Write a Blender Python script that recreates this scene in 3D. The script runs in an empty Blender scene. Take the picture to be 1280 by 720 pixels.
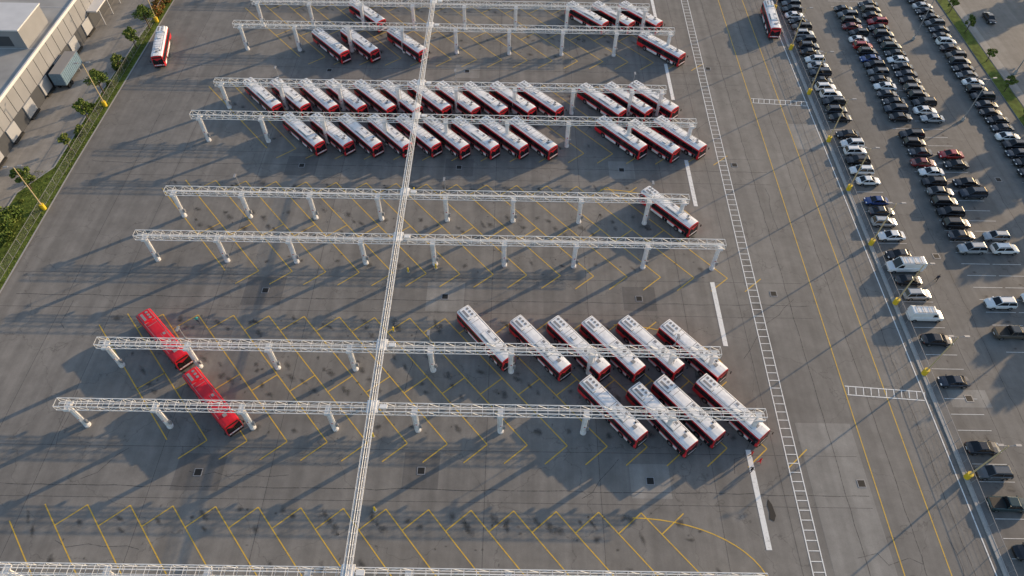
import bpy, math, random
from mathutils import Vector, Matrix
R=random.Random(7)
S=bpy.context.scene
S.view_settings.view_transform='Standard'; S.view_settings.look='None'; S.view_settings.exposure=0
# ---------------------------------------------------------------- materials
def nm(name):
    m=bpy.data.materials.new(name); m.use_nodes=True
    n=m.node_tree; b=n.nodes['Principled BSDF']; return m,n,b
def mat(name,col,rough=.5,metal=0,spec=.5,var=0.0,scale=3.0,coat=0):
    m,n,b=nm(name)
    b.inputs['Roughness'].default_value=rough; b.inputs['Metallic'].default_value=metal
    b.inputs['Specular IOR Level'].default_value=spec
    if coat: b.inputs['Coat Weight'].default_value=coat; b.inputs['Coat Roughness'].default_value=.08
    c=(*col,1)
    if var>0:
        tc=n.nodes.new('ShaderNodeTexCoord'); no=n.nodes.new('ShaderNodeTexNoise')
        no.inputs['Scale'].default_value=scale; no.inputs['Detail'].default_value=6
        oi=n.nodes.new('ShaderNodeObjectInfo'); va=n.nodes.new('ShaderNodeVectorMath'); va.operation='MULTIPLY_ADD'
        va.inputs[1].default_value=(1,1,1); n.links.new(tc.outputs['Object'],va.inputs[0])
        sc=n.nodes.new('ShaderNodeMath'); sc.operation='MULTIPLY'; sc.inputs[1].default_value=57; n.links.new(oi.outputs['Random'],sc.inputs[0]); n.links.new(sc.outputs[0],va.inputs[2])
        r=n.nodes.new('ShaderNodeValToRGB')
        r.color_ramp.elements[0].position=.3; r.color_ramp.elements[1].position=.7
        r.color_ramp.elements[0].color=(*[x*(1-var) for x in col],1)
        r.color_ramp.elements[1].color=(*[min(1,x*(1+var*.5)) for x in col],1)
        n.links.new(va.outputs[0],no.inputs['Vector']); n.links.new(no.outputs['Fac'],r.inputs['Fac'])
        n.links.new(r.outputs['Color'],b.inputs['Base Color'])
    else: b.inputs['Base Color'].default_value=c
    return m
def asphalt(name,c1,c2,crack=.5):
    m,n,b=nm(name); L=n.links.new
    def node(t,**k):
        x=n.nodes.new(t)
        for a,v in k.items(): x.inputs[a].default_value=v
        return x
    def rng(src,f0,f1,t0,t1):
        r=n.nodes.new('ShaderNodeMapRange')
        for k,v in (('From Min',f0),('From Max',f1),('To Min',t0),('To Max',t1)): r.inputs[k].default_value=v
        L(src,r.inputs['Value']); return r.outputs[0]
    def mul(a,c):
        x=n.nodes.new('ShaderNodeMath'); x.operation='MULTIPLY'; L(a,x.inputs[0]); L(c,x.inputs[1]); return x.outputs[0]
    tc=n.nodes.new('ShaderNodeTexCoord')
    big=node('ShaderNodeTexNoise',Scale=.03,Detail=5,Roughness=.6); L(tc.outputs['Object'],big.inputs['Vector'])
    r=n.nodes.new('ShaderNodeValToRGB'); e=r.color_ramp.elements
    e[0].position=.32;e[0].color=(*c1,1);e[1].position=.68;e[1].color=(*c2,1)
    L(big.outputs['Fac'],r.inputs['Fac'])
    mid=node('ShaderNodeTexNoise',Scale=.35,Detail=8,Roughness=.7); L(tc.outputs['Object'],mid.inputs['Vector'])
    fine=node('ShaderNodeTexNoise',Scale=9,Detail=4,Roughness=.8); L(tc.outputs['Object'],fine.inputs['Vector'])
    f=mul(rng(mid.outputs['Fac'],.3,.7,.80,1.15),rng(fine.outputs['Fac'],.3,.7,.86,1.12))
    mp2=node('ShaderNodeMapping'); mp2.inputs['Scale'].default_value=(1.1,.03,1); L(tc.outputs['Object'],mp2.inputs['Vector'])
    st=node('ShaderNodeTexNoise',Scale=.6,Detail=3); L(mp2.outputs[0],st.inputs['Vector'])
    f=mul(f,rng(st.outputs['Fac'],.35,.65,.87,1.09))
    vo=n.nodes.new('ShaderNodeTexVoronoi'); vo.feature='DISTANCE_TO_EDGE'; vo.inputs['Scale'].default_value=.085
    wn=node('ShaderNodeTexNoise',Scale=.5,Detail=4); L(tc.outputs['Object'],wn.inputs['Vector'])
    va=n.nodes.new('ShaderNodeVectorMath'); va.operation='MULTIPLY_ADD'; va.inputs[1].default_value=(3,3,3)
    L(wn.outputs['Color'],va.inputs[0]); L(tc.outputs['Object'],va.inputs[2]); L(va.outputs[0],vo.inputs['Vector'])
    f=mul(f,rng(vo.outputs['Distance'],0,.006,1-crack,1))
    vm=n.nodes.new('ShaderNodeVectorMath'); vm.operation='SCALE'
    L(r.outputs['Color'],vm.inputs[0]); L(f,vm.inputs['Scale'])
    L(vm.outputs[0],b.inputs['Base Color'])
    b.inputs['Roughness'].default_value=.8; b.inputs['Specular IOR Level'].default_value=.4
    bp=n.nodes.new('ShaderNodeBump'); bp.inputs['Strength'].default_value=.15; bp.inputs['Distance'].default_value=.02
    L(fine.outputs['Fac'],bp.inputs['Height']); L(bp.outputs[0],b.inputs['Normal'])
    return m
def paint_mat(name,col,wear=.5,lo=.35):
    m,n,b=nm(name); L=n.links.new
    tc=n.nodes.new('ShaderNodeTexCoord'); no=n.nodes.new('ShaderNodeTexNoise')
    no.inputs['Scale'].default_value=1.6; no.inputs['Detail'].default_value=8; no.inputs['Roughness'].default_value=.75
    L(tc.outputs['Object'],no.inputs['Vector'])
    r=n.nodes.new('ShaderNodeMapRange'); r.inputs['From Min'].default_value=wear-.12; r.inputs['From Max'].default_value=wear+.12
    r.inputs['To Min'].default_value=lo
    L(no.outputs['Fac'],r.inputs['Value'])
    tr=n.nodes.new('ShaderNodeBsdfTransparent'); mx=n.nodes.new('ShaderNodeMixShader')
    b.inputs['Base Color'].default_value=(*col,1); b.inputs['Roughness'].default_value=.7
    L(r.outputs[0],mx.inputs[0]); L(tr.outputs[0],mx.inputs[1]); L(b.outputs[0],mx.inputs[2])
    L(mx.outputs[0],n.nodes['Material Output'].inputs[0]); return m
def stain_mat():
    m,n,b=nm('oil_stain'); L=n.links.new
    uv=n.nodes.new('ShaderNodeUVMap'); ln=n.nodes.new('ShaderNodeVectorMath'); ln.operation='LENGTH'
    L(uv.outputs[0],ln.inputs[0])
    tc=n.nodes.new('ShaderNodeTexCoord'); no=n.nodes.new('ShaderNodeTexNoise'); no.inputs['Scale'].default_value=1.8; no.inputs['Detail'].default_value=8
    L(tc.outputs['Object'],no.inputs['Vector'])
    a=n.nodes.new('ShaderNodeMath'); a.operation='MULTIPLY_ADD'; a.inputs[1].default_value=1.5; a.inputs[2].default_value=-.75
    L(no.outputs['Fac'],a.inputs[0])
    s=n.nodes.new('ShaderNodeMath'); s.operation='ADD'; L(a.outputs[0],s.inputs[0]); L(ln.outputs['Value'],s.inputs[1])
    r=n.nodes.new('ShaderNodeMapRange'); r.inputs['From Min'].default_value=0;r.inputs['From Max'].default_value=.8
    r.inputs['To Min'].default_value=.5;r.inputs['To Max'].default_value=0
    L(s.outputs[0],r.inputs['Value'])
    tr=n.nodes.new('ShaderNodeBsdfTransparent'); mx=n.nodes.new('ShaderNodeMixShader')
    b.inputs['Base Color'].default_value=(.035,.035,.035,1); b.inputs['Roughness'].default_value=.7
    L(r.outputs[0],mx.inputs[0]); L(tr.outputs[0],mx.inputs[1]); L(b.outputs[0],mx.inputs[2])
    L(mx.outputs[0],n.nodes['Material Output'].inputs[0]); return m
M={}
M['asphalt']=asphalt('asphalt',(.180,.171,.160),(.245,.232,.215),.32)
M['asphalt2']=asphalt('asphalt_lot',(.165,.157,.147),(.21,.20,.187),.3)
M['concrete']=asphalt('concrete',(.26,.25,.235),(.32,.305,.285),.15)
M['patch']=asphalt('asphalt_patch',(.26,.25,.235),(.30,.288,.27),.1)
M['patchd']=asphalt('asphalt_patch_dark',(.135,.13,.125),(.16,.153,.147),.1)
M['grass']=mat('grass',(.12,.165,.035),.9,var=.5,scale=.9,spec=.1)
M['white_line']=paint_mat('white_line',(.84,.84,.82),.36)
M['yellow_line']=paint_mat('yellow_line',(.72,.46,.06),.38,.5)
M['seam']=paint_mat('crack_sealant',(.07,.07,.07),.5,.1)
M['joint']=paint_mat('slab_joint',(.10,.095,.09),.5,.3)
M['stain']=stain_mat()
M['bwhite']=mat('bus_white',(.80,.80,.81),.35,var=.12,scale=1.2)
M['broof']=mat('bus_roof_white',(.88,.88,.89),.5,var=.13,scale=1.5)
M['bred']=mat('bus_red',(.68,.014,.026),.3,var=.15,scale=1.0,coat=.3)
M['bgrey']=mat('bus_grey',(.26,.26,.27),.6)
M['glass']=mat('dark_glass',(.010,.011,.014),.08,spec=.6)
M['black']=mat('black_rubber',(.014,.014,.014),.7)
M['rim']=mat('wheel_rim',(.4,.4,.42),.35,metal=.8)
M['lamp']=mat('headlight',(.8,.8,.78),.1)
M['tail']=mat('tail_light',(.35,.01,.01),.2)
M['amber']=mat('amber_light',(.7,.25,.02),.3)
M['steel']=mat('galvanised_steel',(.80,.80,.79),.5,metal=.05,var=.12,scale=.8)
M['post']=mat('post_white',(.80,.79,.78),.6,var=.18,scale=1.3)
M['grey']=mat('grey_metal',(.32,.32,.33),.5,metal=.2)
M['yellow']=mat('safety_yellow',(.80,.55,.03),.6,var=.1)
M['redp']=mat('red_paint',(.45,.03,.02),.5)
M['wall']=mat('wall_panel',(.24,.245,.26),.8,var=.1,scale=.3)
M['walld']=mat('wall_dark',(.05,.055,.065),.7,var=.15,scale=.4)
M['wallw']=mat('wall_white',(.62,.62,.63),.7,var=.08,scale=.4)
M['roof']=mat('roof_membrane',(.36,.355,.345),.85,var=.22,scale=.2)
M['dock']=mat('dock_blue',(.16,.25,.33),.6,var=.2)
M['door']=mat('door_grey',(.35,.36,.38),.6)
M['bark']=mat('bark',(.12,.09,.06),.9,var=.3)
M['leaf1']=mat('leaf_green',(.10,.155,.03),.8,var=.5,scale=2,spec=.2)
M['leaf2']=mat('leaf_light',(.18,.22,.05),.8,var=.4,scale=2,spec=.2)
M['leaf3']=mat('leaf_rust',(.32,.14,.04),.8,var=.4,scale=2,spec=.2)
M['curb']=mat('curb_concrete',(.42,.41,.39),.85,var=.15)
M['skin']=mat('skin',(.45,.27,.19),.6); M['hair']=mat('hair',(.03,.02,.015),.8)
M['navy']=mat('cloth_navy',(.02,.025,.05),.9); M['clred']=mat('cloth_red',(.75,.02,.02),.85); M['clteal']=mat('cloth_teal',(.03,.45,.42),.85)
M['clblk']=mat('cloth_black',(.02,.02,.022),.9)
M['pole']=mat('pole_tan',(.55,.43,.24),.6)
CAR={}
for k,c in dict(k=(.012,.012,.015),n=(.03,.036,.05),g=(.12,.125,.13),s=(.45,.46,.47),w=(.85,.85,.84),r=(.40,.015,.015),b=(.02,.06,.22),u=(.02,.045,.045),m=(.20,.02,.02),e=(.10,.08,.06)).items():
    CAR[k]=mat('car_paint_'+k,c,.25,metal=(.2 if k in 'gs' else 0),coat=.7,var=.05)
# ---------------------------------------------------------------- mesh builder
class MB:
    def __init__(s): s.v=[];s.f=[];s.m=[];s.mats=[]
    def mi(s,m):
        if isinstance(m,str): m=M[m]
        if m not in s.mats: s.mats.append(m)
        return s.mats.index(m)
    def add(s,vs,fs,m):
        o=len(s.v); s.v+= [tuple(v) for v in vs]; i=s.mi(m)
        for f in fs: s.f.append(tuple(x+o for x in f)); s.m.append(i)
    def box(s,c,d,m,rz=0,taper=1.0):
        x,y,z=d[0]/2,d[1]/2,d[2]/2
        vs=[(-x,-y,-z),(x,-y,-z),(x,y,-z),(-x,y,-z),(-x*taper,-y*taper,z),(x*taper,-y*taper,z),(x*taper,y*taper,z),(-x*taper,y*taper,z)]
        cs,sn=math.cos(rz),math.sin(rz)
        vs=[(c[0]+a*cs-b*sn,c[1]+a*sn+b*cs,c[2]+e) for a,b,e in vs]
        s.add(vs,[(4,5,6,7),(0,1,5,4),(1,2,6,5),(2,3,7,6),(3,0,4,7),(3,2,1,0)],m)
    def tube(s,p,q,r,m,n=4,r2=None,caps=True):
        p,q=Vector(p),Vector(q); d=(q-p)
        if d.length<1e-6: return
        d.normalize(); a=Vector((0,0,1)) if abs(d.z)<.9 else Vector((1,0,0))
        u=d.cross(a).normalized(); w=d.cross(u); r2=r if r2 is None else r2
        vs=[];off=math.pi/n
        for c,rr in((p,r),(q,r2)):
            for i in range(n):
                t=off+2*math.pi*i/n; vs.append(c+u*math.cos(t)*rr+w*math.sin(t)*rr)
        fs=[(i,(i+1)%n,n+(i+1)%n,n+i) for i in range(n)]
        if caps: fs+= [tuple(range(n-1,-1,-1)),tuple(range(n,2*n))]
        s.add(vs,fs,m)
    def poly(s,pts,z,m):
        s.add([(a,b,z) for a,b in pts],[tuple(range(len(pts)))],m)
    def line(s,pts,w,z,m):
        for (x0,y0),(x1,y1) in zip(pts,pts[1:]):
            d=Vector((x1-x0,y1-y0)); l=d.length
            if l<1e-5: continue
            n=Vector((-d.y,d.x))/l*w/2
            s.add([(x0+n.x,y0+n.y,z),(x0-n.x,y0-n.y,z),(x1-n.x,y1-n.y,z),(x1+n.x,y1+n.y,z)],[(0,1,2,3)],m)
    def mesh(s,name,smooth=False):
        me=bpy.data.meshes.new(name); me.from_pydata(s.v,[],s.f)
        for m in s.mats: me.materials.append(m)
        me.polygons.foreach_set('material_index',s.m)
        if smooth: me.polygons.foreach_set('use_smooth',[True]*len(s.f))
        me.update(); return me
    def obj(s,name,loc=(0,0,0),rz=0): return inst(s.mesh(name),name,loc,rz)
def inst(me,name,loc=(0,0,0),rz=0,sc=1):
    o=bpy.data.objects.new(name,me); S.collection.objects.link(o); o.location=loc; o.rotation_euler=(0,0,rz)
    if sc!=1: o.scale=(sc,sc,sc)
    return o
# ---------------------------------------------------------------- ground
b=MB(); b.poly([(-1500,-1500),(1500,-1500),(1500,1500),(-1500,1500)],0,'asphalt'); b.obj('ground')
b=MB(); b.poly([(64.9,-20),(107.2,-20),(107.2,400),(64.9,400)],.004,'asphalt2'); b.obj('car_park')
b=MB(); b.poly([(51.2,18),(63.6,18),(63.6,400),(51.2,400)],.004,'asphalt'); b.obj('road')
b=MB(); b.poly([(-140,40),(-92.5,40),(-92.5,92),(-88.6,99),(-88.3,124),(-86.8,156),(-85.5,260),(-140,260)],.004,'concrete'); b.obj('driveway')
def slab(name,pts,h,mtop,mside):
    b=MB(); n=len(pts)
    b.add([(x,y,h) for x,y in pts],[tuple(range(n))],mtop)
    b.add([(x,y,0) for x,y in pts]+[(x,y,h) for x,y in pts],[(i,(i+1)%n,n+(i+1)%n,n+i) for i in range(n)],mside)
    return b.obj(name)
vp=[(-84.6,20),(-84.9,100),(-84.4,139),(-83.6,260),(-85.3,260),(-86.6,156),(-88.1,124),(-88.4,99),(-92.3,92),(-92.3,20)]
slab('grass_verge',vp,.12,'grass','curb')
b=MB(); b.line([(-84.55,20),(-84.85,100),(-84.35,139),(-83.55,260)],.3,.14,'curb')
b.line([(-92.45,20),(-92.45,92),(-88.5,99),(-88.2,124),(-86.7,156),(-85.4,260)],.3,.14,'curb')
b.obj('kerb')
slab('grass_verge',[(107.2,-20),(109.9,-20),(109.9,400),(107.2,400)],.13,'grass','curb')
slab('pavement',[(110.2,-20),(112.2,-20),(112.2,400),(110.2,400)],.12,'concrete','curb')
slab('kerb',[(64.2,-20),(64.9,-20),(64.9,400),(64.2,400)],.13,'curb','curb')
def patch(x0,y0,x1,y1,m,z=.008):
    b=MB(); b.poly([(x0,y0),(x1,y0),(x1,y1),(x0,y1)],z,m); b.obj('concrete_pad' if m=='patch' else 'asphalt_patch')
patch(-13.9,66.3,-7.6,72.4,'patch'); patch(17.2,35.2,22.8,40.2,'patch'); patch(57.6,108,63.3,116,'patch',.012)
patch(-46.2,35.4,-39.6,40.8,'patchd'); patch(-14.5,36,-9.5,41.5,'patchd'); patch(-44.5,67,-38,73,'patchd'); patch(19,67,24.5,72,'patchd')
patch(-44,98,-38,103.5,'patchd'); patch(-13,98.5,-7.5,103.5,'patchd');patch(-13,130,-7.5,135,'patch');patch(19,98.5,24,103.5,'patch')
patch(67,50,73,53,'patch'); patch(42.4,20,50.5,47,'patch',.0075)
b=MB(); b.poly([(35.5,32.6),(36.1,32.3),(36.5,33.1),(36.3,34.6),(35.9,35.4),(35.6,34.6),(35.7,33.6)],.03,'black'); b.obj('dark_patch')  # small irregular dark patch lying on the ground
db=MB(); db.box((0,0,.02),(1.15,1.15,.03),'grey')
for i in range(5): db.box((0,-.36+.18*i,.04),(.85,.06,.02),'black')
db.box((0,0,.035),(.95,.95,.008),'black')
dm=db.mesh('storm_drain')
for x,y in [(-10.8,69.3),(20,37.7),(-43,38),(-12,38.7),(-41,70),(21.7,69.5),(49.5,37.8),(44.6,71),(-41,100.8),(-10.3,101),(21.5,101),(44,103),(-10.3,132.5),(44,135),(-41,132),(70,51.5),(75.5,80),(95,100)]:
    inst(dm,'storm_drain',(x,y,.012))
b=MB()
def wig(x0,y0,x1,y1,k=.25,w=.09):
    n=max(3,int(math.hypot(x1-x0,y1-y0)/2)); pts=[]
    for i in range(n+1): t=i/n; pts.append((x0+(x1-x0)*t+R.gauss(0,k*.5),y0+(y1-y0)*t+R.gauss(0,k*.5)))
    b.line(pts,w,.0125,'seam')
for x in(46.9,54.4,60.5): wig(x,20,x,170,.12)
for yy in(36,68.5,101,133): wig(-82,yy,50,yy,.15)
for i in range(34):
    x=R.uniform(-80,62); y=R.uniform(24,160); a=R.choice([0,math.pi/2,.8]); l=R.uniform(5,16)
    wig(x,y,x+math.cos(a)*l,y+math.sin(a)*l,.7,.07)
for x in(72,76.5,93.5): wig(x,24,x,170,.2,.07)
b.obj('crack_sealant')
b=MB()
for x in(-73.5,-65,-49,-33,-3,13,29,38.3): b.line([(x,16),(x,170)],.06,.0105,'joint')
for yy in(34.3,41.8,66,73.3,97.5,104.6,129,136): b.line([(-84,yy),(50,yy)],.06,.0106,'joint')
b.obj('slab_joints')
# ---------------------------------------------------------------- markings
A=math.radians(-49); dx,dy=math.cos(A),math.sin(A)
lanes=[(11.5,33.2),(42.8,64.8),(74.2,96.2),(105.7,127.7),(137,159.3)]
b=MB(); st=MB(); uvs=[]
def stain(x,y,rx,ry,a):
    z=.0175+len(st.f)*.000004; c,s=math.cos(a),math.sin(a)
    st.add([(x+u*rx*c-v*ry*s,y+u*rx*s+v*ry*c,z) for u,v in((-1,-1),(1,-1),(1,1),(-1,1))],[(0,1,2,3)],'stain'); uvs.extend([(-1,-1),(1,-1),(1,1),(-1,1)])
YW=.15
for (y0,y1) in lanes:
    L=(y1-y0)/-dy; sx=5.75
    x=-68.0
    while x<24:
        cx,cy=x+dx*L,y0
        t=(0 if x>-66 else (-66-x)/dx)
        b.line([(x+dx*t,y1+dy*t),(cx,cy)],YW,.014,'yellow_line')
        tt=sx*dx
        q=(x+dx*tt,y1+dy*tt)
        if t==0: b.line([(x+sx,y1),q],YW,.0143,'yellow_line')
        mx,my=x+dx*L/2,(y0+y1)/2
        b.line([(mx+sx,my),(mx+dx*tt,my+dy*tt)],YW,.0146,'yellow_line')
        b.line([(cx+sx,cy),(cx+dx*tt,cy+dy*tt)],YW,.0149,'yellow_line')
        for hf in (.04,.08,.14,.36,.44,.5,.58,.64,.9):
            if R.random()<.8:
                sxx=x+sx*.5+dx*L*hf+R.uniform(-.7,.7); syy=y1+dy*L*hf+R.uniform(-.7,.7)
                if -64<sxx<36: stain(sxx,syy,R.uniform(.5,1.5),R.uniform(.35,.9),A+R.gauss(0,.3))
        for k in range(5):
            hf=R.random(); sxx=x+R.uniform(0,sx)+dx*L*hf; syy=y1+dy*L*hf
            if -64<sxx<36: stain(sxx,syy,R.uniform(.15,.4),R.uniform(.15,.4),0)
        x+=sx
    arc=[(17+17*math.sin(t), y1-10+9.3*math.cos(t)) for t in [j*math.pi/2/14 for j in range(0,14)]]
    b.line(arc,YW,.0152,'yellow_line')
b.line([(57.5,18),(57.5,260)],.14,.014,'yellow_line'); b.line([(51.4,18),(51.4,260)],.14,.014,'yellow_line')
b.obj('bus_stall_markings')
for xs in(68.7,81.8,88,101.8):
    y=24
    while y<166:
        if R.random()<.5: stain(xs+R.uniform(-1.5,1.5),y,R.uniform(.3,.9),R.uniform(.3,.6),0)
        y+=2.62
me=st.mesh('oil_stains'); uvl=me.uv_layers.new(name='UVMap')
for i,u in enumerate(uvs): uvl.data[i].uv=u
inst(me,'oil_stains')
b=MB()
for y0,y1 in [(28.5,42.6),(60.3,73.3),(91.4,104.2),(123.4,136.6),(154,168)]: b.line([(34.6,y0),(34.6,y1)],.75,.026,'white_line')
lx=lambda y:39.6+(y-25)*.0173
b.line([(lx(15),15),(lx(260),260)],.15,.026,'white_line'); b.line([(lx(15)+1.6,15),(lx(260)+1.6,260)],.15,.026,'white_line')
y=15
while y<250:
    b.line([(lx(y)+.1,y),(lx(y)+1.5,y+.0)],.12,.026,'white_line'); y+=1.35
b.line([(63.3,18),(63.3,260)],.17,.026,'white_line')
for yc in (52.2,123.2):
    for e in(-.75,.75): b.line([(51.6,yc+e+.4),(63.1,yc+e-.4)],.15,.026,'white_line')
    for i in range(11): b.line([(51.8+i*1.14,yc-.25-i*.07),(52.1+i*1.14,yc+1.0-i*.07)],.13,.0265,'white_line')
for xs,(a,c) in {66.2:(20,170),79.3:(60,170),84.8:(60,170),99.4:(60,170)}.items():
    y=a
    while y<c:
        b.line([(xs,y),(xs+5,y)],.08,.026,'white_line'); y+=2.62
b.obj('white_road_markings')
# ---------------------------------------------------------------- bus
def bus(name,allred=False,seed=0):
    b=MB(); RF='bred' if allred else 'broof'; W='bred' if allred else 'bwhite'
    prof=[(0,.32),(1.12,.32),(1.25,.45),(1.28,1.05),(1.28,1.32),(1.25,2.42),(1.22,2.70),(1.10,2.98),(.6,3.08),(0,3.1)]
    prof=prof+[(-a,z) for a,z in prof[-2:0:-1]]; n=len(prof)
    st=[(-6.1,.93,.1),(-5.95,.985,.02),(-5.2,1,0),(-3.2,1,0),(0,1,0),(2.2,1,0),(4.6,1,0),(5.3,1,0),(5.85,.97,.0),(6.08,.90,.10)]
    rings=[]
    for x,s,dz in st: rings.append([(x+(-.20*(max(0,z-1.3)/1.8)**1.5 if x>5.9 else (.1*(max(0,z-1.3)/1.8) if x<-6 else 0)),y*s,z-(dz if z>2 else -dz*.3)) for y,z in prof])
    for i in range(len(st)-1):
        for j in range(n):
            k=(j+1)%n; zc=(prof[j][1]+prof[k][1])/2
            if zc>2.8: m=RF if i<8 else 'bred'
            elif zc>2.5: m='bred'
            elif zc>1.35: m='black' if (1<=i<8) else 'bred'
            elif zc>1.1: m='bred'
            elif zc>.4: m='bred' if (i<3 or i>=7) else W
            else: m='black'
            b.add([rings[i][j],rings[i+1][j],rings[i+1][k],rings[i][k]],[(0,1,2,3)],m)
    b.add(rings[0],[tuple(range(n))],'bred'); b.add(rings[-1],[tuple(range(n-1,-1,-1))],'bred')
    for sgn in(-1,1):
        x=-4.6
        while x<4.0:
            if not(sgn<0 and -.4<x<.9):
                v=[(x,sgn*1.287,1.42),(x+1.22,sgn*1.287,1.42),(x+1.22,sgn*1.258,2.4),(x,sgn*1.258,2.4)]
                b.add(v,[(0,1,2,3)] if sgn<0 else [(3,2,1,0)],'glass')
            x+=1.3
    for xd in (-.1,4.55):
        for k in(0,1):
            v=[(xd+k*.6,-1.292,.45),(xd+.56+k*.6,-1.292,.45),(xd+.56+k*.6,-1.262,2.42),(xd+k*.6,-1.262,2.42)]; b.add(v,[(0,1,2,3)],'glass')
    b.add([(4.6,1.29,1.3),(5.7,1.27,1.3),(5.6,1.24,2.4),(4.6,1.262,2.4)],[(3,2,1,0)],'glass')
    for y0,y1 in((-1.08,-.02),(.02,1.08)):
        b.add([(6.125,y0,1.1),(6.125,y1,1.1),(5.95,y1*.97,2.42),(5.95,y0*.97,2.42)],[(0,1,2,3)],'glass')
    b.add([(5.965,-.98,2.46),(5.965,.98,2.46),(5.92,.93,2.76),(5.92,-.93,2.76)],[(0,1,2,3)],'black')
    b.box((6.1,0,.5),(.16,2.2,.3),'black')
    for s in(-1,1):
        b.box((6.07,s*.85,.86),(.12,.32,.18),'lamp'); b.box((6.05,s*1.04,.86),(.1,.1,.14),'amber')
        b.box((-6.1,s*1.02,1.1),(.08,.16,.7),'tail'); b.tube((5.9,s*1.15,2.5),(6.35,s*1.42,2.35),.03,'black'); b.box((6.38,s*1.42,2.1),(.12,.22,.42),'black')
    b.box((6.12,0,.9),(.05,1.2,.22),'bwhite'); b.box((-6.13,0,1.2),(.06,1.5,.9),'bgrey'); b.box((-6.06,0,2.1),(.06,1.3,.5),'glass')
    b.box((-6.15,0,.5),(.14,2.2,.25),'black')
    for xw in(-3.6,3.25):
        for s in(-1,1):
            b.tube((xw,s*1.0,.62),(xw,s*1.288,.62),.60,'black',16)
            b.tube((xw,s*.9,.48),(xw,s*1.30,.48),.48,'black',16); b.tube((xw,s*1.2,.48),(xw,s*1.315,.48),.27,'rim',12)
    hm='bred' if allred else 'broof'
    b.box((-4.55,0,3.2),(2.3,1.75,.26),hm,taper=.93)
    b.box((-4.55,0,3.075),(2.5,1.95,.03),'bgrey')
    for i in range(3): b.tube((-5.2+i*.65,.35,3.33),(-5.2+i*.65,.35,3.37),.22,'bgrey',12)
    b.box((-4.55,-.45,3.335),(1.6,.4,.03),'bgrey')
    b.box((-2.6,0,3.11),(.05,1.6,.03),'bgrey')
    if seed%2==0:
        b.box((1.3,0,3.2),(2.9,1.55,.22),hm,taper=.95); b.box((1.3,0,3.315),(2.5,.05,.02),'bgrey'); b.box((1.3,0,3.09),(3.06,1.7,.03),'bgrey')
        for x in(.4,2.2): b.box((x,.4,3.32),(.5,.4,.03),'bgrey')
    else:
        b.box((2.9,0,3.14),(.8,.8,.1),'bgrey'); b.box((2.9,0,3.2),(.7,.7,.04),hm); b.box((-1.2,0,3.14),(.8,.8,.1),'bgrey'); b.box((-1.2,0,3.2),(.7,.7,.04),hm)
        for x in(-2,.2,1.4,2.2,3.6): b.box((x,0,3.10),(.05,1.6,.02),'bgrey')
    b.box((4.3,0,3.14),(.55,.55,.1),'bgrey'); b.box((3.9,.6,3.13),(.3,.2,.08),'black')
    b.tube((4.9,.3,3.1),(4.9,.3,3.4),.015,'black')
    for s in(-1,1): b.box((-.5,s*.92,3.05),(9.4,.05,.03),'bgrey')
    return b.mesh(name)
bm=[bus('bus',False,i) for i in range(3)]; br=bus('bus',True,4)
def pb(me,x,y,a): inst(me,'bus',(x,y,.02),math.radians(a))
for x,y in [(15.25,47.7),(22.3,46.5),(26.3,47.9),(32.7,48.2)]: pb(R.choice(bm),x,y,-51+R.uniform(-1,1))
for x,y in [(-3.7,60.2),(4.8,58.5),(10.8,58.5),(16.1,58.5),(22,58.8),(28.5,58.1)]: pb(R.choice(bm),x,y,-50+R.uniform(-1,1))
pb(bm[0],28.7,88.4,-49)
pb(br,-53.7,58.9,-44); pb(br,-43.3,48.3,-45)
for i in range(11): pb(R.choice(bm),-52.4+i*5.82+R.uniform(-.15,.15),119.9+R.uniform(-.4,.3),-47+R.uniform(-1,1))
for x,y in [(18.7,119.7),(24.2,120.2),(29.6,120.9),(21.8,108.8),(28.1,108),(33.5,109.1)]: pb(R.choice(bm),x,y,-48+R.uniform(-1,1))
for i in range(9): pb(R.choice(bm),-41.7+i*5.73+R.uniform(-.15,.15),108.2+R.uniform(-.3,.3),-46.5+R.uniform(-1,1))
for x,y in [(-41.5,139),(-35,139.7),(-24.3,140),(33.7,140),(-35,151.7),(17.4,152.4),(23.6,152.6),(30.2,152.8)]: pb(R.choice(bm),x,y,-47+R.uniform(-1,1))
pb(bm[1],-79.6,137.5,-78); pb(bm[2],61.7,153,-93)
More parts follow.
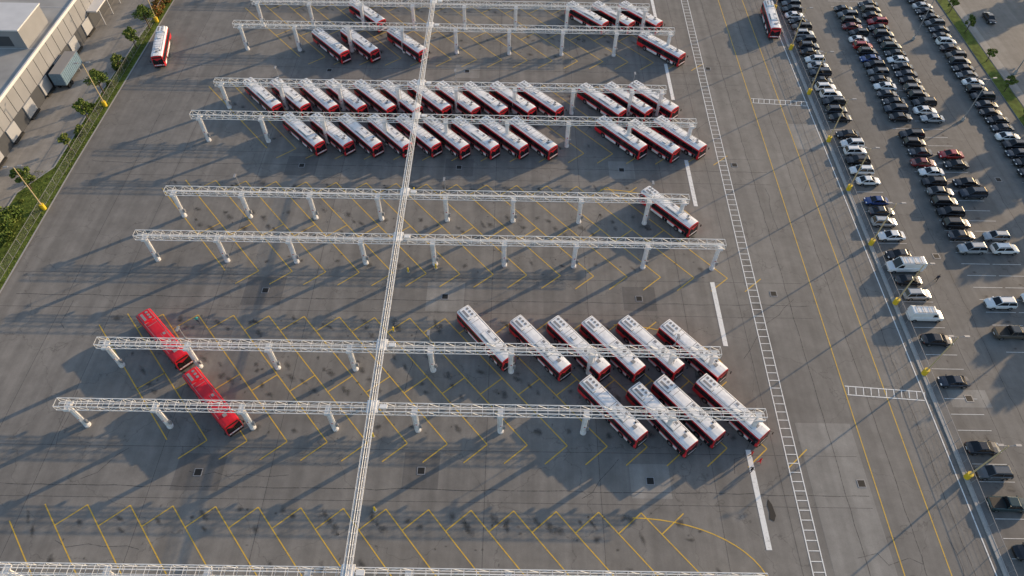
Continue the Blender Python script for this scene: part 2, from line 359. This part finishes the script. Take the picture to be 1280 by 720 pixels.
# ---------------------------------------------------------------- gantries
def gantry(yc,x0,x1,posts,z0=5.9,z1=6.9):
    b=MB(); W=.66
    n=int((x1-x0)/1.5); st=(x1-x0)/n
    for s in(-1,1):
        for z in(z0,z1): b.tube((x0,yc+s*W,z),(x1,yc+s*W,z),.066,'steel')
        for i in range(n+1):
            x=x0+i*st
            b.tube((x,yc+s*W,z0),(x,yc+s*W,z1),.028,'steel')
            if i<n:
                if i%2: b.tube((x,yc+s*W,z0),(x+st,yc+s*W,z1),.032,'steel')
                else: b.tube((x,yc+s*W,z1),(x+st,yc+s*W,z0),.032,'steel')
    for i in range(n+1):
        x=x0+i*st
        for z in(z0,z1): b.tube((x,yc-W,z),(x,yc+W,z),.03,'steel')
    b.box(((x0+x1)/2,yc+.3,z0+.16),(x1-x0,.14,.08),'steel'); b.tube((x0,yc-.25,z0+.12),(x1,yc-.25,z0+.12),.05,'steel',6)
    for x in posts:
        b.tube((x,yc,.35),(x,yc,5.55),.34,'post',12); b.tube((x,yc,0),(x,yc,.35),.46,'post',12); b.box((x,yc,5.7),(.8,1.5,.3),'post')
        b.box((x,yc-.36,2.2),(.3,.04,.9),'bwhite'); b.box((x,yc-.39,2.45),(.22,.02,.2),'redp')
        b.box((x+.5,yc-.1,1.5),(.35,.3,.8),'grey'); b.tube((x+.5,yc,1.9),(x+.5,yc,5.9),.04,'grey',5)
        b.tube((x-.42,yc-.1,.3),(x-.42,yc-.1,5.9),.05,'steel',5)
    x=x0+3
    while x<x1-2:
        b.box((x,yc+.5,z0-.25),(.4,.35,.35),'grey'); x+=5.75
    return b.obj('overhead_gantry')
odd=[44.9,76.3,107.7,139.4]; even=[23.0,55.0,86.8,118.2,149.2,181]
for y in odd+[171]: gantry(y,-62.3,35.7,[-61+12*k for k in range(9)])
for y in even: gantry(y,-60.6,31.2,[-59.6+12*k for k in range(8)]+[30.5])
b=MB(); X=-18.6; y0,y1=8,215; z=7.15; hw=.45
for s in(-1,1):
    b.tube((X+s*hw,y0,z),(X+s*hw,y1,z),.07,'steel'); b.tube((X+s*hw,y0,z+.6),(X+s*hw,y1,z+.6),.035,'steel')
y=y0
while y<y1:
    b.tube((X-hw,y,z),(X+hw,y,z),.035,'steel')
    for s in(-1,1): b.tube((X+s*hw,y,z),(X+s*hw,y,z+.6),.03,'steel')
    y+=1.4
b.tube((X-.18,y0,z+.08),(X-.18,y1,z+.08),.06,'steel',6); b.tube((X+.12,y0,z+.08),(X+.12,y1,z+.08),.05,'steel',6)
for g in odd+even: b.box((X,g,z-.12),(1.6,1.9,.16),'steel'); b.box((X+1.5,g,z-.1),(1.0,.6,.3),'steel')
b.obj('overhead_pipe_catwalk')
lb=MB(); lb.tube((0,0,0),(0,0,2.8),.06,'grey',6); lb.box((.3,0,2.85),(.9,.35,.12),'grey'); lb.box((.35,0,2.77),(.6,.28,.05),'lamp'); lb.box((0,0,.05),(.3,.3,.1),'grey')
lm=lb.mesh('gantry_light')
for g in even[1:]:
    for x in(-47.6,-11.6,24.4): inst(lm,'gantry_light',(x,g+.68,6.98),-math.pi/2)
bb=MB(); bb.tube((0,0,0),(0,0,1.05),.15,'yellow',10); bb.tube((0,0,1.05),(0,0,1.15),.15,'yellow',10,.05); bb.tube((0,0,0),(0,0,.05),.3,'curb',10)
bbm=bb.mesh('bollard')
for x,y in[(-19.4,43.8),(-18.6,62.2),(-17.5,74.5),(-12.8,75.4),(-17.7,33),(-18.4,94),(-17.9,107)]: inst(bbm,'bollard',(x,y,.005))
# ---------------------------------------------------------------- lamps and fence
def lampmesh(basem,polem='grey',bh=.8,brd=.32):
    lp=MB()
    lp.tube((0,0,0),(0,0,bh),brd,basem,12); lp.tube((0,0,bh),(0,0,10.2),.12,polem,8,.08)
    lp.tube((0,0,10.1),(.9,0,10.4),.045,'grey',6); lp.tube((0,0,10.1),(-.9,0,10.4),.045,'grey',6)
    for s in(-1,1): lp.box((s*1.15,0,10.42),(.75,.32,.12),'grey'); lp.box((s*1.15,0,10.35),(.6,.26,.03),'lamp')
    return lp.mesh('street_lamp')
lpm=lampmesh('yellow','pole',1.2,.42); lpg=lampmesh('curb')
for y in(38.9,55.7,69.3,82.5,96.4,110.5,126.2,143,160): inst(lpm,'street_lamp',(64.55,y,.13))
for x,y in[(-85.6,87.9),(-85.6,118),(-85.2,150)]: inst(lpm,'street_lamp',(x,y,.1),R.uniform(0,.4))
for x,y in[(95,118),(95,70),(95,148),(113.5,135)]: inst(lpg,'street_lamp',(x,y,.01),R.uniform(0,.4))
def fence(x,ya,yb,h=1.8):
    b=MB(); y=ya
    while y<=yb: b.tube((x,y,0),(x,y,h),.04,'grey',5); y+=3
    for z in(.15,h): b.tube((x,ya,z),(x,yb,z),.03,'grey',4)
    for i in range(7): b.tube((x,ya,.3+i*.22),(x,yb,.3+i*.22),.008,'grey',3)
    b.obj('chain_link_fence')
fence(64.75,20,175); fence(-85.9,40,230)
# ---------------------------------------------------------------- cars
def car(kind,pk):
    b=MB(); P=CAR[pk]
    T=dict(sedan=dict(L=4.7,W=1.82,H=1.45,belt=.92,hood=.88,cab=[(-1.75,.0),(-.95,1),(.35,1),(1.25,0)]),
           suv=dict(L=4.65,W=1.9,H=1.70,belt=1.05,hood=1.02,cab=[(-2.25,.0),(-1.9,1),(.45,1),(1.2,0)]),
           van=dict(L=5.9,W=2.05,H=2.35,belt=1.25,hood=1.15,cab=[(-2.93,.0),(-2.85,1),(1.2,1),(2.0,0)]),
           pickup=dict(L=5.7,W=2.0,H=1.85,belt=1.15,hood=1.12,cab=[(-.75,.0),(-.55,1),(.95,1),(1.6,0)]))[kind]
    L,W,H=T['L']/2,T['W']/2,T['H']; be=T['belt']
    xs=[(-L,.80,be-.22),(-L+.12,.92,be-.04),(-L+.6,.99,be),(T['cab'][0][0]+.01,1,be),(0,1,be),(T['cab'][3][0],1,T['hood']+.02),(L-.55,.97,T['hood']-.06),(L-.15,.88,T['hood']-.2),(L,.72,T['hood']-.32)]
    if kind=='van': xs[3]=(-1.0,1,be)
    xs=sorted(xs); rings=[]
    for x,w,zt in xs:
        w*=W; lo=.24 if abs(x)<L-.3 else .34
        rings.append([(x,w*.9,lo),(x,w*.99,.45),(x,w,.62),(x,w*.97,zt-.06),(x,w*.88,zt),(x,0,zt+.025),(x,-w*.88,zt),(x,-w*.97,zt-.06),(x,-w,.62),(x,-w*.99,.45),(x,-w*.9,lo)])
    n=11
    for i in range(len(rings)-1):
        for j in range(n):
            k=(j+1)%n; m=P if 0<j<9 else M['black']
            b.add([rings[i][j],rings[i+1][j],rings[i+1][k],rings[i][k]],[(0,1,2,3)],m)
    b.add(rings[0],[tuple(range(n))],P); b.add(rings[-1],[tuple(range(n-1,-1,-1))],P)
    c=T['cab']; wb=W*.88; wt=W*(.72 if kind!='van' else .84); G=M['glass']
    lo=[(c[0][0],wb),(c[3][0],wb*.93)]; hi=[(c[1][0],wt),(c[2][0],wt*.97)]
    v=[(lo[0][0],-lo[0][1],be-.01),(lo[1][0],-lo[1][1],T['hood']),(lo[1][0],lo[1][1],T['hood']),(lo[0][0],lo[0][1],be-.01),
       (hi[0][0],-hi[0][1],H-.06),(hi[1][0],-hi[1][1],H-.05),(hi[1][0],hi[1][1],H-.05),(hi[0][0],hi[0][1],H-.06)]
    b.add(v,[(1,2,6,5)],G)
    b.add(v,[(3,0,4,7)],G if kind!='van' else P)
    b.add(v,[(0,1,5,4),(2,3,7,6)],G if kind!='van' else P)
    if kind=='van':
        for s in(-1,1):
            b.add([(.75,s*(wb+.01)*.97,be+.05),(1.75,s*(wb*.95+.0),be+.05),(1.25,s*(wt+.03),H-.35),(.75,s*(wt+.05),H-.35)],[(0,1,2,3)],G)
    x0,x1=hi[0][0],hi[1][0]; w0,w1=hi[0][1],hi[1][1]
    b.add([(x0,-w0,H-.06),(x1,-w1,H-.05),(x1,w1,H-.05),(x0,w0,H-.06),(x0+.15,-w0*.85,H),(x1-.12,-w1*.85,H),(x1-.12,w1*.85,H),(x0+.15,w0*.85,H)],[(4,5,6,7),(0,1,5,4),(1,2,6,5),(2,3,7,6),(3,0,4,7)],P)
    for s in(-1,1):
        b.tube((c[3][0],s*wb*.93,T['hood']),(hi[1][0],s*w1,H-.05),.045,P,4); b.tube((c[0][0],s*wb,be),(hi[0][0],s*w0,H-.05),.055,P,4)
        xm=(hi[0][0]+hi[1][0])/2; b.tube((xm,s*(wb+.0),be),(xm,s*(w0+.01),H-.06),.04,P,4)
        b.box((c[3][0]-.25,s*(W+.06),be+.02),(.16,.16,.13),P)
        b.box((L-.16,s*W*.62,.66),(.16,.36,.14),'lamp'); b.box((-L+.1,s*W*.68,be-.22),(.12,.3,.16),'tail')
    b.box((L-.04,0,.48),(.1,W*1.1,.2),'black'); b.box((-L,0,.6),(.06,.5,.12),'bwhite')
    if kind=='suv':
        for s in(-1,1): b.box(((x0+x1)/2,s*w0*.82,H+.03),(x1-x0-.5,.05,.05),'black')
    if kind=='pickup': b.box(((-L+c[0][0])/2,0,be+.035),(L+c[0][0]-.25,W*1.55,.02),'black')
    if kind=='van':
        for x in(-2,-1,0,.8): b.box((x,0,H+.1),(.05,wt*1.8,.05),'bgrey')
        for s in(-1,1): b.box((-.6,s*wt*.8,H+.08),(3.2,.05,.05),'bgrey')
    for xw in(-L+.95,L-.92):
        for s in(-1,1):
            b.tube((xw,s*(W-.2),.36),(xw,s*(W+.004),.36),.40,'black',14); b.tube((xw,s*(W-.22),.33),(xw,s*(W+.015),.33),.325,'black',14); b.tube((xw,s*(W-.1),.33),(xw,s*(W+.025),.33),.2,'rim',10)
    return b.mesh('car')
cache={}
def pc(x,y,col,kind=None,rz=0):
    kind=kind or R.choice(['sedan','suv','suv','sedan'])
    k=(kind,col)
    if k not in cache: cache[k]=car(kind,col)
    fl=R.random()<.5
    inst(cache[k],{'sedan':'car','suv':'car','van':'van','pickup':'pickup_truck'}[kind],(x+R.uniform(-.35,.35),y+R.uniform(-.15,.15),.01),(math.pi if fl else 0)+rz+R.uniform(-.035,.035),sc=R.uniform(.94,1.05))
for i,c in enumerate('knkwwknswknksekwkgkk'): pc(68.8,117.4+2.62*i,c)
for y,c,k in [(112,'k',0),(109.4,'w',0),(106.9,'w',0),(104.2,'k',0),(101.3,'w',0),(98.5,'w',0),(93,'b',0),(90.2,'n',0),(87.5,'s',0),(84.2,'w',0),(79.8,'k',0),(77,'w','van'),(73.9,'k',0),(70.9,'s',0),(66.5,'w','van'),(61.6,'k',0),(54,'n',0),(43.1,'k',0),(39.5,'g',0),(34.9,'u','pickup'),(28.5,'k',0)]:
    pc(68.6,y,c,k or None)
for i,c in enumerate('knknwkgkbkrwkmkgk'): pc(81.8,118+2.62*i,c)
for y,c in [(112.4,'k'),(109.8,'k'),(107.1,'n'),(103.8,'m'),(101.1,'w'),(98.3,'k'),(95.6,'g'),(92.9,'k'),(90.2,'k'),(87.4,'k'),(84.4,'n'),(81.4,'s'),(69.1,'w')]: pc(81.7,y,c)
pc(80.9,63.3,'e','pickup')
for i,c in enumerate('swkkgknkwkuknkrkekn'[:18]): pc(88,117.6+2.62*i,c)
for y,c in [(106.3,'r'),(103.4,'k'),(98.4,'k'),(95.3,'n'),(84.5,'s'),(81.3,'w')]: pc(87.9,y,c)
for i,c in enumerate('kskknkwnkknkkwgknekwkngkkskk'): pc(101.8,96.5+2.62*i,c)
pc(116.3,157,'k','sedan',rz=math.pi/2)
pc(88.6,70.5,'w')
# ---------------------------------------------------------------- left building
def building():
    e=bpy.data.objects.new('warehouse',None); S.collection.objects.link(e)
    def part(b,n): o=b.obj(n); o.parent=e
    E=-99.0; H=8.0; cx=E-40; 
    b=MB(); b.box((cx,120,1.75),(80,190,3.5),'walld'); b.box((cx,120,3.5+(H-3.5)/2),(80,190,H-3.5),'wall')
    for i in range(62): b.box((E+.02,27+i*3,3.5+(H-3.5)/2),(.06,.08,H-3.6),'walld')
    part(b,'walls')
    b=MB(); b.box((cx,120,H+.08),(79.2,189.2,.12),'roof')
    for i in range(12): b.box((cx,30+i*16,H+.16),(78.8,.12,.03),'wallw')
    part(b,'roof')
    b=MB(); b.box((E+.1,120,H+.25),(.35,190.4,.6),'wallw'); b.box((cx,25,H+.25),(80,.35,.6),'wallw'); b.box((cx,215,H+.25),(80,.35,.6),'wallw'); part(b,'parapet')
    b=MB(); b.box((-105.5,131,H+2.2),(9,10,4.1),'wall'); b.box((-105.5,131,H+4.35),(9.4,10.4,.25),'wallw'); b.box((-105.5,125.97,H+1.8),(4,.06,2.2),'walld')
    for x,y in[(-114,110),(-118,145),(-109,155),(-113,95)]: b.box((x,y,H+.95),(3,2.4,1.7),'bgrey'); b.tube((x,y,H+1.8),(x,y,H+2.0),.8,'grey',12)
    for i in range(9): b.tube((-103-R.random()*12,88+i*9,H),(-103-R.random()*.01-6,88+i*9,H+.01),.01,'grey')
    part(b,'rooftop_units')
    b=MB()
    for i in range(12):
        y=62+i*7.5; b.box((E+.1,y,1.9),(.3,3.4,3.0),'door'); b.box((E+.4,y,.5),(.7,3.4,.3),'black')
    part(b,'dock_doors')
    b=MB(); b.box((E+1.2,158,4.2),(2.4,22,.3),'wallw')
    for i in range(5): b.tube((E+2.1,148.5+i*4.8,0),(E+2.1,148.5+i*4.8,4.05),.1,'wallw',8)
    part(b,'canopy')
building()
b=MB(); b.box((0,0,2.55),(2.6,8.5,2.7),'dock')
for i in range(14):
    for s in(-1,1): b.box((s*1.33,-4+i*.62,2.55),(.06,.2,2.6),'dock')
b.box((0,0,1.1),(2.4,8.4,.2),'black'); b.box((0,0,3.93),(2.5,8.3,.06),'bgrey')
for y in(-3.2,-2.1):
    for s in(-1,1): b.tube((s*.85,y,.5),(s*1.25,y,.5),.5,'black',14)
for s in(-1,1): b.box((s*.8,2.8,.55),(.15,.15,1.1),'grey')
b.obj('semi_trailer',(-96.6,127.5,0))
# ---------------------------------------------------------------- trees
def tree(seed,h,cr,leafm,n=900,trunk=True,ls=.22):
    r=random.Random(seed); b=MB(); th=h*.4
    if trunk:
        b.tube((0,0,0),(0,0,th),.03*h,'bark',7,.022*h); b.tube((0,0,th),(.1,0,h*.85),.022*h,'bark',6,.006*h)
    cl=[]
    for i in range(9 if trunk else 14):
        a=i*2.4+r.random(); rr=cr*r.uniform(.35,.85); z=h*r.uniform(.45,.88) if trunk else h*r.uniform(.15,.75)
        p=Vector((rr*math.cos(a),rr*math.sin(a),z)); cl.append((p,cr*r.uniform(.3,.5)))
        b.tube((0,0,(z*.65 if trunk else .1)),p,.012*h,'bark',5,.004*h)
    cl.append((Vector((0,0,h*.85)),cr*.4))
    for i in range(n):
        c,s=r.choice(cl); d=Vector((r.gauss(0,1),r.gauss(0,1),r.gauss(0,1))).normalized()*s*r.random()**.4
        p=c+d; p.z=max(p.z,.1); u=Vector((r.gauss(0,1),r.gauss(0,1),r.gauss(0,.6))).normalized(); w=u.cross(Vector((r.gauss(0,1),r.gauss(0,1),r.gauss(0,1)))).normalized(); q=ls*r.uniform(.6,1.3)
        b.add([p-u*q,p+w*q*.6,p+u*q,p-w*q*.6],[(0,1,2,3)],leafm if r.random()<.7 else 'leaf2')
    return b.mesh('tree')
tm=[tree(1,5,1.6,'leaf1',900),tree(2,4,1.2,'leaf2',600),tree(3,6,2,'leaf1',1200)]
sh=[tree(5,3.6,2.6,'leaf1',2600,False),tree(6,1.6,1.3,'leaf1',700,False),tree(7,2.2,1.6,'leaf3',900,False),tree(8,1.2,1.0,'leaf2',500,False)]
inst(sh[0],'shrub',(-90.3,84,.12)); inst(sh[0],'shrub',(-89.5,81.5,.12),2)
inst(tm[2],'tree',(-87.3,122,.12))
for x,y,k in[(-86.3,139,0),(-86.9,131,1),(-87,113,0),(-87.1,104,1),(-85.9,147,2),(-90.2,93,0)]: inst(tm[k],'tree',(x,y,.12),R.random()*6)
for x,y in[(-86.6,156),(-85.8,159),(-86.2,153)]: inst(sh[2],'shrub',(x,y,.12),R.random()*6)
for i in range(16):
    y=R.uniform(66,150); xm=-87.8 if y>98 else -91.2
    inst(sh[R.choice([1,3,3])],'shrub',(xm+R.uniform(-.2,1.0),y,.1),R.random()*6,sc=R.uniform(.4,.9))
for i in range(14): inst(tm[i%2],'tree',(108.5+R.uniform(-.4,.4),30+i*10+R.uniform(-2,2),.12),R.random()*6,sc=R.uniform(.7,1))
big=[tree(11,13,3.6,'leaf1',3200,ls=.36),tree(12,15,4.2,'leaf1',3800,ls=.38)]
for x,y,k in[(117,66,0),(118,80,1),(119,88,0),(122,104,1),(130,122,1),(131,130,0),(135,148,1),(137,171,0),(150,178,1),(112,52,1)]: inst(big[k],'tree',(x,y,0),R.random()*6,sc=R.uniform(.9,1.1))  # unseen trees added out of frame to cast shadow streaks over the car park
b=MB()
for i in range(7000):
    y=R.uniform(50,165); xa=-88.2 if y>98 else -92; x=R.uniform(xa,-85.0); h=R.uniform(.05,.18); a=R.random()*6.28; w=.12
    if y>124 and x< -86.6: continue
    b.add([(x-w*math.cos(a),y-w*math.sin(a),.12),(x+w*math.cos(a),y+w*math.sin(a),.12),(x+R.uniform(-.1,.1),y+R.uniform(-.1,.1),.12+h)],[(0,1,2)],R.choice(['leaf2','leaf2','grass']))
b.obj('grass')
# ---------------------------------------------------------------- people
def person(name,top,leg,loc,rz,stride=.25):
    J={'pel':(0,0,.95,.13,.1),'wst':(0,0,1.12,.13,.095),'chs':(0,0,1.34,.17,.11),'nek':(0,0,1.5,.055,.055),'hd0':(.01,0,1.58,.075,.085),'hd1':(.01,0,1.7,.08,.1),'hd2':(0,0,1.78,.04,.05)}
    E=[('pel','wst'),('wst','chs'),('chs','nek'),('nek','hd0'),('hd0','hd1'),('hd1','hd2')]
    for s,t in((-1,'l'),(1,'r')):
        k=stride*s
        J.update({t+'h':(0,s*.1,.88,.09,.09),t+'k':(k*.45+.03,s*.11,.5,.062,.062),t+'a':(k*.9-.03,s*.11,.09,.042,.042),t+'f':(k*.9+.15,s*.13,.04,.04,.03),
          t+'s':(0,s*.19,1.43,.065,.065),t+'e':(-k*.3,s*.26,1.15,.045,.045),t+'w':(-k*.7+.08,s*.27,.92,.032,.032),t+'m':(-k*.8+.12,s*.27,.83,.035,.025)})
        E+=[('pel',t+'h'),(t+'h',t+'k'),(t+'k',t+'a'),(t+'a',t+'f'),('chs',t+'s'),(t+'s',t+'e'),(t+'e',t+'w'),(t+'w',t+'m')]
        for q in range(4):
            J[t+'g%d'%q]=(-k*.8+.10+q*.022,s*(.26),.75-(.012 if q in(1,2) else 0),.009,.009); E.append((t+'m',t+'g%d'%q))
        J[t+'th']=(-k*.8+.17,s*.24,.8,.01,.01); E.append((t+'m',t+'th'))
    ks=list(J); me=bpy.data.meshes.new(name); me.from_pydata([J[k][:3] for k in ks],[(ks.index(a),ks.index(c)) for a,c in E],[])
    o=bpy.data.objects.new(name,me); S.collection.objects.link(o)
    o.modifiers.new('s','SKIN'); su=o.modifiers.new('u','SUBSURF'); su.levels=su.render_levels=1
    for i,k in enumerate(ks): me.skin_vertices[0].data[i].radius=J[k][3:]
    me.skin_vertices[0].data[0].use_root=True
    bpy.context.view_layer.update()
    dg=bpy.context.evaluated_depsgraph_get(); nme=bpy.data.meshes.new_from_object(o.evaluated_get(dg))
    bpy.data.objects.remove(o); nme.materials.clear()
    for m in(top,leg,'skin','hair','black'): nme.materials.append(M[m])
    for p in nme.polygons:
        c=p.center; p.use_smooth=True
        p.material_index=4 if c.z<.1 else 1 if (c.z<.98 and abs(c.y)<.2) else 2 if (c.z<.93 or 1.5<c.z) else 0
        if c.z>1.7 or (c.z>1.58 and c.x<-.03): p.material_index=3
    return inst(nme,name,loc,rz)
person('person','clred','clred',(35.7,40.6,.02),-.9); person('person','clblk','navy',(34.2,39.2,.04),.6); person('person','clred','clblk',(34.7,41.6,.04),2.5)
person('person','clteal','navy',(-50.2,63.2,.02),2); person('person','navy','clblk',(73.2,74.3,.02),1.2)
# ---------------------------------------------------------------- light
az=Vector((-.83,-.56)).normalized(); el=math.radians(14.5)
d=Vector((az.x*math.cos(el),az.y*math.cos(el),-math.sin(el)))
sun=bpy.data.lights.new('sun','SUN'); sun.energy=5; sun.angle=math.radians(.5); sun.color=(1,.73,.45)
so=bpy.data.objects.new('sun',sun); S.collection.objects.link(so); so.rotation_euler=d.to_track_quat('-Z','Y').to_euler()
w=bpy.data.worlds.new('World'); S.world=w; w.use_nodes=True; nt=w.node_tree
sky=nt.nodes.new('ShaderNodeTexSky'); sky.sky_type='NISHITA'; sky.sun_disc=False; sky.sun_elevation=el; sky.sun_rotation=math.atan2(-az.x,-az.y)
nt.links.new(sky.outputs[0],nt.nodes['Background'].inputs[0]); nt.nodes['Background'].inputs[1].default_value=.21
# ---------------------------------------------------------------- camera
cam=bpy.data.cameras.new('camera'); co=bpy.data.objects.new('camera',cam); S.collection.objects.link(co); S.camera=co
cam.sensor_width=36; cam.lens=860/1280*36; cam.clip_end=4000; cam.clip_start=.5
p=math.radians(52.2); r=math.radians(1.15); yaw=math.radians(.3)
F=Vector((math.sin(yaw)*math.cos(p),math.cos(yaw)*math.cos(p),-math.sin(p))); Rt=Vector((math.cos(yaw),-math.sin(yaw),0)); U=Rt.cross(F)
Xc=Rt*math.cos(r)+U*math.sin(r); Yc=-Rt*math.sin(r)+U*math.cos(r)
co.matrix_world=Matrix(((Xc.x,Yc.x,-F.x,0),(Xc.y,Yc.y,-F.y,0),(Xc.z,Yc.z,-F.z,92),(0,0,0,1)))
